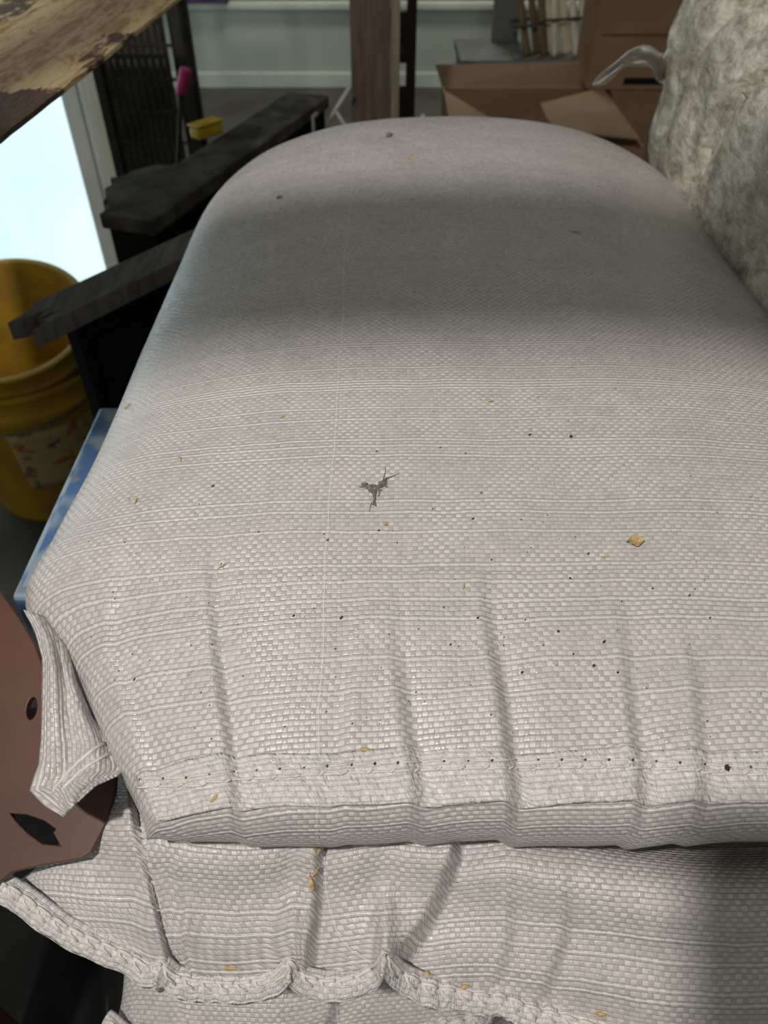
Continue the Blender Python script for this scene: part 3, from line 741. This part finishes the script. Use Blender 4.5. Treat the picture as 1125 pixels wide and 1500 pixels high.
# loose tail of film
top_e = [(1003, 28), (985, 55), (972, 78), (950, 66), (925, 72), (900, 92), (880, 108), (867, 124)]
bot_e = [(985, 130), (962, 118), (955, 100), (940, 98), (915, 100), (897, 116), (886, 124), (872, 127)]
rows = []
for i in range(50):
    t = i/49; a = (interp([(k/7, p[0]) for k, p in enumerate(top_e)], t), interp([(k/7, p[1]) for k, p in enumerate(top_e)], t)); b = (interp([(k/7, p[0]) for k, p in enumerate(bot_e)], t), interp([(k/7, p[1]) for k, p in enumerate(bot_e)], t))
    row = []
    for j in range(16):
        s = j/15; y = lerp(1.10, .98, t)+.012*math.sin(s*9+t*7)+.02*fn(s*4, t*6, 1); row.append(hy(lerp(a[0], b[0], s), lerp(a[1], b[1], s), y))
    rows.append(row)
tag(MB().grid(rows).build('film_tail', M['film'], PB, smooth=True, solid=.0004), 'loose twisted tail of clear film')
# what the bale stands on
CS = thing('storage_crate', (.66, .66, -1.25), 'plain dark crate beside the pallet carrying the plastic wrapped bale', 'crate')
cm = MB(); cm.box(.54, .98, .2, 1.15, -1.25, -.462); cm.build('crate_body', M['timber'], CS, bevel=.005)

# ------------------------------------------------------------------ blue carton at the left of the stack
BC = thing('printed_carton', (-.30, .5, -1.25), 'blue and white printed carton wedged left of the white sacks', 'carton')
e1 = hz(134, 596, -.50); e2 = hz(52, 806, -.50)
MB().box(e2.x-.003, -.245, .43, e1.y, -1.25, -.50).build('carton_body', M['blue'], BC, bevel=.004)
MB().box(e2.x+.004, -.252, .44, e1.y-.012, -.4995, -.4985).build('top_flap', M['blue'], BC)

# ------------------------------------------------------------------ yellow buckets
def bucket(base, Rb, Rt, h, Mx, label, grp, lab=None):
    T = thing('yellow_bucket', base, label, 'bucket', grp)
    w_ = .004
    pr = [(.001, 0), (Rb, 0), (lerp(Rb, Rt, .80), h*.80), (lerp(Rb, Rt, .80)+.010, h*.81), (lerp(Rb, Rt, .86)+.010, h*.86), (lerp(Rb, Rt, .86)+.002, h*.87), (Rt, h*.97), (Rt+.009, h*.975), (Rt+.009, h), (Rt-w_, h), (Rb-w_, w_), (.001, w_)]
    MB().lathe(pr, Mx, 64).build('bucket_body', M['yellow'], T, smooth=True, bevel=.001)
    # lug and bail handle
    for sgn in (-1, 1):
        MB().box(-.02, .02, -.006, .006, -.025, .012, Mx @ Matrix.Translation((sgn*(Rt+.008), 0, h*.93)) @ Matrix.Rotation(math.pi/2, 4, 'Z')).build('handle_lug', M['yellow'], T, bevel=.003)
    pts_ = [Mx @ Vector(((Rt+.012)*math.cos(g), -(Rt+.02)*math.sin(g)*.97, h*.93-.05*math.sin(g))) for g in interval(24, 0, math.pi)]
    hd = MB().tube(pts_, .0026, 8).build('bail_handle', M['steel'], T, smooth=True)
    if lab:
        rows = []; a0, a1, z0, z1 = lab
        for i in range(30):
            g = lerp(a0, a1, i/29); rows.append([Mx @ Vector(((lerp(Rb, Rt, z)+.0015)*math.cos(g), (lerp(Rb, Rt, z)+.0015)*math.sin(g), h*z)) for z in interval(8, z0, z1)])
        MB().grid(rows).build('label', M['label'], T, smooth=True, solid=.001)
    return T
bx, by = -.80, 1.46
MA = Matrix.Translation((bx, by, -1.25))
bucket((bx, by, -1.25), .150, .195, .37, MA, 'yellow plastic bucket standing on the floor, the lower of the nested pair', 'yellow buckets', (-1.5, .2, .30, .74))
MBt = Matrix.Translation((bx-.01, by+.075, -1.13)) @ Matrix.Rotation(R(17), 4, 'X') @ Matrix.Rotation(R(4), 4, 'Y')
bucket((bx-.01, by+.06, -1.13), .125, .165, .36, MBt, 'yellow plastic bucket tilted inside the lower one, its mouth facing the viewer', 'yellow buckets', (-1.6, .1, .35, .74))

# ------------------------------------------------------------------ black cabinet, planks and junk at the left
BX = thing('upright_board', (-.35, 1.0, -1.25), 'black upright board under the ragged grey plank left of the sacks', 'board')
c1 = hz(108, 470, -.52); c2 = hz(250, 400, -.52)
d_ = (Vector((c2.x, c2.y, 0))-Vector((c1.x, c1.y, 0))).normalized(); nrm = Vector((d_.y, -d_.x, 0))
def oriented(p, d, x0, x1, y0, y1, z0, z1):
    Mx = Matrix(((d.x, -d.y, 0, p.x), (d.y, d.x, 0, p.y), (0, 0, 1, 0), (0, 0, 0, 1))); return Mx, (x0, x1, y0, y1, z0, z1)
Mx, bb = oriented(c1, d_, 0, .55, 0, .03, -1.25, -.525)
MB().box(0, .24, 0, .03, -1.25, -.525, Mx).build('board', M['black'], BX, bevel=.003)
MB().box(.02, .22, -.006, 0, -1.2, -.56, Mx).build('face_board', M['black'], BX, bevel=.002)
# ragged plank on it
m_ = MB(); pk = Mx; rag = [(-.070, -.012), (-.045, -.006), (-.052, .004), (-.020, .010), (-.048, .020), (-.022, .030), (-.062, .036), (-.075, .046), (-.035, .056), (-.03, .070)]
prof = [(.30, -.016)]+[(a_*1.15+.01, b_*.75-.008) for a_, b_ in rag]+[(.30, .046)]
bot = [pk @ Vector((a_, b_, -.522)) for a_, b_ in prof]; m_.slab([p for p in bot], .001)
m_ = MB(); k = len(prof); m_.v = [pk @ Vector((a_, b_, -.523)) for a_, b_ in prof]+[pk @ Vector((a_, b_, -.497)) for a_, b_ in prof]
m_.f = [list(range(k)), [k+i for i in range(k)]]+[[i, (i+1) % k, k+(i+1) % k, k+i] for i in range(k)]
tag(m_.build('weathered_plank', M['dusty'], None, bevel=.001), 'grey weathered plank with a splintered end in front of the bright window', 'plank')
# long black trough running away
b1 = hz(232, 318, -.50); b2 = hz(482, 140, -.50); d2 = (b2-b1); Lb = math.hypot(d2.x, d2.y); d2 = Vector((d2.x, d2.y, 0)).normalized()
M2 = Matrix(((d2.x, -d2.y, 0, b1.x), (d2.y, d2.x, 0, b1.y), (0, 0, 1, 0), (0, 0, 0, 1)))
TR = thing('black_bench', (b1.x+.2, b1.y+.4, -1.25), 'long black bench with a dusty grey top running away behind the sacks', 'bench')
MB().box(-.02, Lb, 0, .10, -.525, -.50, M2).build('bench_top', M['darkpile'], TR, bevel=.003)
MB().box(0, Lb-.005, .01, .10, -.80, -.525, M2).build('front_panel', M['black'], TR, bevel=.002)
for (a_, b_) in ((.03, .02), (.03, .08), (Lb-.04, .02), (Lb-.04, .08)): MB().box(a_-.02, a_+.02, b_-.01, b_+.02, -1.25, -.80, M2).build('leg', M['black'], TR, bevel=.002)
MB().box(Lb-.105, Lb-.095, -.004, 0.0, -.60, -.515, M2).build('white_tag', M['whitepl'], TR, bevel=.001)
MB().box(Lb-.10, Lb-.075, -.004, 0.0, -.522, -.514, M2).build('white_tag', M['whitepl'], TR, bevel=.001)
# torn rubber mats piled behind the black board
random.seed(5)
for i, (px, py, z, sx, sy, rot) in enumerate([(262, 330, -.60, .10, .13, .5), (255, 300, -.585, .12, .12, .3), (248, 285, -.565, .10, .12, .7)]):
    c = hz(px, py, z); out = []
    for k in range(28):
        g = 2*math.pi*k/28; r = 1+.22*fn(k*.9, i*3.1)+.08*random.uniform(-1, 1)
        out.append(Vector((sx*r*math.copysign(abs(math.cos(g))**.6, math.cos(g)), sy*r*math.copysign(abs(math.sin(g))**.6, math.sin(g)), 0)))
    Rm = Matrix.Rotation(rot, 4, 'Z'); m_ = MB(); m_.v = [c+(Rm @ p) for p in out]+[c+(Rm @ p)+Vector((0, 0, .014)) for p in out]
    m_.f = [list(range(28)), [28+k for k in range(28)]]+[[k, (k+1) % 28, 28+(k+1) % 28, 28+k] for k in range(28)]
    tag(m_.build('torn_rubber_mat', M['darkpile']), ['dark torn mat at the bottom of the pile behind the black board', 'dark torn mat in the middle of the pile behind the black board', 'dark torn mat on top of the pile behind the black board'][i], 'mat', 'torn mats in the dark pile')
cc = hz(255, 300, -.60)
tag(MB().box(cc.x-.15, cc.x-.02, cc.y+.02, cc.y+.16, -1.25, -.60).build('dark_trunk', M['black'], None, bevel=.005), 'black trunk under the pile of torn dark mats', 'trunk')
# dark wire crate before the wall at left
WC = thing('wire_crate', (-.55, 2.2, -1.25), 'tall dark wire mesh crate right of the bright window', 'crate')
YC = 2.16
xa, xb = hy(165, 150, YC).x, hy(262, 60, YC).x
cr = MB()
for k in range(13):
    x_ = lerp(-.715, -.50, k/12); cr.tube([(x_, YC, -1.2), (x_, YC, .1)], .004, 6)
for k in range(18): z_ = -1.2+k*.075; cr.tube([(-.715, YC, z_), (-.50, YC, z_)], .004, 6)
tag(cr.build('mesh_panel', M['blackwire'], WC), None)
for (x_, y_) in ((-.715, YC), (-.50, YC), (-.715, 2.36), (-.52, 2.34)): MB().box(x_-.012, x_+.012, y_-.012, y_+.012, -1.25, .12).build('corner_post', M['blackwire'], WC, bevel=.002)
MB().box(-.715, -.56, YC+.06, YC+.10, -1.22, .05).build('liner_board', M['darkpile'], WC, bevel=.003)
# pink handled tool and yellow box on the bench
pp0 = hy(265, 137, 1.95); pp1 = hy(273, 100, 1.95)
PK = thing('pink_handled_rod', hy(262, 250, 1.95), 'thin black rod with a bright pink handle leaning before the wire crate', 'tool')
MB().tube([hy(259, 300, 1.93), pp0], .006, 8).build('rod', M['blackwire'], PK, smooth=True)
MB().tube([pp0, lerp(pp0, pp1, .1), lerp(pp0, pp1, .9), pp1], [.0125, .014, .014, .011], 16).build('handle', M['pink'], PK, smooth=True)
yc = hz(320, 205, -.50); d3 = d2
YM = Matrix(((d3.x, -d3.y, 0, yc.x), (d3.y, d3.x, 0, yc.y), (0, 0, 1, 0), (0, 0, 0, 1)))
YB = thing('yellow_block', (yc.x, yc.y, -.5), 'small yellow plastic box lying on the dusty bench', 'box')
MB().box(-.030, .034, .02, .05, -.50, -.478, YM @ Matrix.Rotation(-.35, 4, 'Z')).build('box_body', M['yellow_box'], YB, bevel=.006)
MB().box(-.032, .036, .018, .052, -.478, -.472, YM @ Matrix.Rotation(-.35, 4, 'Z')).build('lid', M['yellow_box'], YB, bevel=.003)
pc_ = hy(296, 2, 4.92); m_ = MB(); rows = []
for i in range(16):
    rows.append([(pc_.x-.14+.28*j/15, 4.92+.07*(i/15), -.826+.045*math.sin(math.pi*i/15)*(.7+.4*fn(i*.4, j*.5))*math.sin(math.pi*clamp(j/15, .05, .95))**.4+.002) for j in range(16)])
tag(m_.grid(rows).build('purple_cloth', M['purple'], None, smooth=True, solid=.004), 'crumpled purple cloth on the back wall ledge', 'cloth')

# ------------------------------------------------------------------ posts behind the sack
PO = thing('timber_post', (0, 1.9, -1.25), 'weathered grey brown timber post standing behind the top sack', 'post')
xa, xb = hy(514, 100, 1.9).x, hy(572, 100, 1.9).x
MB().box(xa, xb, 1.9, 1.95, -1.25, .4).build('timber', M['timber'], PO, bevel=.004)
MB().box(xb+.001, xb+.020, 1.905, 1.95, -1.25, .4).build('pale_batten', M['timber_edge'], PO, bevel=.002)
RP = thing('slotted_post', (.07, 2.12, -1.25), 'dark brown slotted steel post just right of the timber post', 'post')
xa, xb = hy(584, 100, 2.1).x, hy(609, 100, 2.1).x
MB().box(xa+.018, xb, 2.1, 2.13, -1.25, .4).build('steel_side', M['rackpost'], RP, bevel=.002)
m_ = MB(); z = -1.25; m_.box(xa-.012, xa-.003, 2.1, 2.104, -1.25, .4)
zz = -1.25
while zz < .4: m_.box(xa-.003, xa+.018, 2.1, 2.104, zz, zz+.105); zz += .155
m_.build('slotted_face', M['rackpost'], RP)
WBk = thing('white_folding_leg', hy(495, 190, 1.85), 'white bent plastic bracket leaning against the timber post', 'bracket')
MB().tube([hy(512, 128, 1.85), hy(487, 168, 1.85), hy(483, 178, 1.85)], .0045, 8).build('upper_arm', M['whitepl'], WBk, smooth=True)
MB().tube([hy(492, 163, 1.85), hy(508, 188, 1.85), hy(520, 215, 1.85)], .0045, 8).build('lower_arm', M['whitepl'], WBk, smooth=True)
tag(MB().tube([hy(618, 168, 1.9), hy(624, 185, 1.9), hy(628, 205, 1.9), hy(628, 205, 1.9)+Vector((0, .02, -.35)), Vector((.10, 1.92, -1.24))], .006, 8).build('white_cord_end', M['whitepl'], None, smooth=True), 'short white cord end between the slotted post and the open carton', 'cord')

# ------------------------------------------------------------------ cartons, board and stakes at the back right
OC = thing('open_carton', (.36, 1.95, -1.25), 'open brown cardboard carton with its flaps up behind the top sack', 'carton')
zr = -.64; bk = hz(648, 128, zr); x0, yb_ = bk.x, bk.y; x1 = hy(880, 128, yb_).x; yf_ = yb_-.52
t_ = .006
MB().box(x0, x1, yb_-t_, yb_, -1.25, zr).build('back_wall', M['card'], OC)
MB().box(x0, x0+t_, yf_, yb_-t_, -1.25, zr).build('left_wall', M['card'], OC)
MB().box(x1-t_, x1, yf_, yb_-t_, -1.25, zr).build('right_wall', M['card'], OC)
MB().box(x0, x1, yf_-t_, yf_, -1.25, zr).build('front_wall', M['card'], OC)
MB().box(x0, x1, yf_, yb_, -1.25, -1.244).build('carton_bottom', M['card'], OC)
up0, up1 = hy(638, 96, yb_+.02), hy(862, 90, yb_+.02)
tag(MB().slab([Vector((x0, yb_, zr)), Vector((x1, yb_, zr)), Vector((up1.x, yb_+.03, up1.z)), Vector((up0.x, yb_+.03, up0.z))], .005).build('back_flap', M['card_light'], OC), 'upright back flap')
MB().slab([Vector((x0, yf_+.02, zr)), Vector((x0, yb_-.02, zr)), hz(652, 143, zr+.045), hz(735, 183, zr+.03)], .005).build('left_flap', M['card_light'], OC)
MB().slab([hz(791, 154, zr+.03), hz(882, 131, zr+.02), hz(936, 205, zr+.03), hz(815, 192, zr+.03), hz(800, 175, zr+.03)], .005).build('right_flap', M['card_light'], OC)
# stacked cartons
def carton(x0, x1, y0, y1, z0, z1, label, slit=None, lean=0):
    T = thing('cardboard_carton', ((x0+x1)/2, (y0+y1)/2, z0), label, 'carton', 'closed cartons stacked at the back right')
    m = MB()
    if slit:
        a, b, c, d = slit
        m.box(x0, x1, y0+.006, y1, z0, z1); m.box(x0, a, y0, y0+.006, z0, z1); m.box(b, x1, y0, y0+.006, z0, z1); m.box(a, b, y0, y0+.006, z0, c); m.box(a, b, y0, y0+.006, d, z1)
        m.build('carton_body', M['card'], T)
        MB().box(a, b, y0+.0045, y0+.0058, c, d).build('hand_hole', M['black'], T)
    else: m.box(x0, x1, y0, y1, z0, z1); m.build('carton_body', M['card'], T, bevel=.002)
    return T
yq = 2.45; zq = hy(900, 131, yq).z
s0, s1 = hy(912, 125, yq), hy(962, 114, yq)
T = carton(hy(864, 100, yq).x, hy(864, 100, yq).x+.62, yq, yq+.2, zq, -.05, 'large brown carton on top at the back right with a dark hand slot', (s0.x, s1.x+.02, s0.z, s1.z))
MB().box(hy(864, 100, yq).x+.02, hy(864, 100, yq).x+.60, yq-.0015, yq, hy(900, 52, yq).z, hy(900, 50, yq).z).build('tape_seam', M['rackpost'], T)
T = carton(x1+.005, x1+.55, 2.42, 2.9, -1.25, zq-.002, 'brown carton under the large one, a flap crossing its front', None)
# grey board and panel with stakes
yb2 = 3.0; gA, gB = hy(678, 97, yb2), hy(862, 85, yb2)
GB = thing('grey_crate', ((gA.x+gB.x)/2, 3.1, -1.25), 'grey lidded crate behind the open carton', 'crate')
MB().box(gA.x, gB.x, yb2, yb2+.3, -1.25, gA.z-.01).build('crate_body', M['greybd'], GB, bevel=.004)
MB().box(gA.x-.01, gB.x+.01, yb2-.01, yb2+.31, gA.z-.01, gA.z+.02).build('lid', M['greybd'], GB, bevel=.004)
pA, pB = hy(722, 40, 3.25), hy(760, 40, 3.25)
tag(MB().box(pA.x, pB.x, 3.25, 3.29, gA.z+.02, .2).build('narrow_board', M['greybd'], None, bevel=.003), 'narrow grey upright board left of the stakes', 'board')
random.seed(2)
sp = [(762, 772, 0), (778, 786, 0), (792, 797, 0), (800, 807, 1), (812, 812, 1), (822, 829, 1), (838, 845, 1), (852, 858, 1)]
nm = ['leftmost brown stake of the tied bundle', 'second brown stake from the left in the tied bundle', 'brown stake next to the pale ones in the bundle', 'first pale stake beside the brown ones', 'second pale stake from the left in the bundle', 'third pale stake from the left in the bundle', 'pale stake second from the right in the bundle', 'rightmost pale bluish stake of the bundle']
zb_ = gA.z+.02
for i, (xt, xbm, kk) in enumerate(sp):
    y_ = 3.06+.03*(i % 2); b0 = hy(xbm, 84, y_); t0 = hy(xt, 0, y_); d = (t0-b0); top_ = b0+d*3.0; b0.z = zb_
    r = .0125 if i != 5 else .017; pts_ = []; rr = []
    for k in range(33):
        f = k/32; pts_.append(lerp(b0, top_, f)); rr.append(r*(1.0+(.12 if k % 8 == 0 else 0)))
    tag(MB().tube(pts_, rr, 10).build('bamboo_stake', M['stake_w' if kk else 'stake_b'], None, smooth=True), nm[i]+' at the back right', 'stake', 'stakes in the bundle')
ta, tb = hy(753, 40, 3.03), hy(800, 30, 3.03); tc = hy(862, 26, 3.03)
tag(MB().tube([ta, lerp(ta, tb, .5)+Vector((0, -.004, -.004)), tb, tc, tc+Vector((.004, .09, 0)), ta+Vector((-.004, .09, 0)), ta], .0045, 8).build('tie_cord', M['blackwire'], None, smooth=True), 'dark cord tied around the bundle of stakes', 'cord')
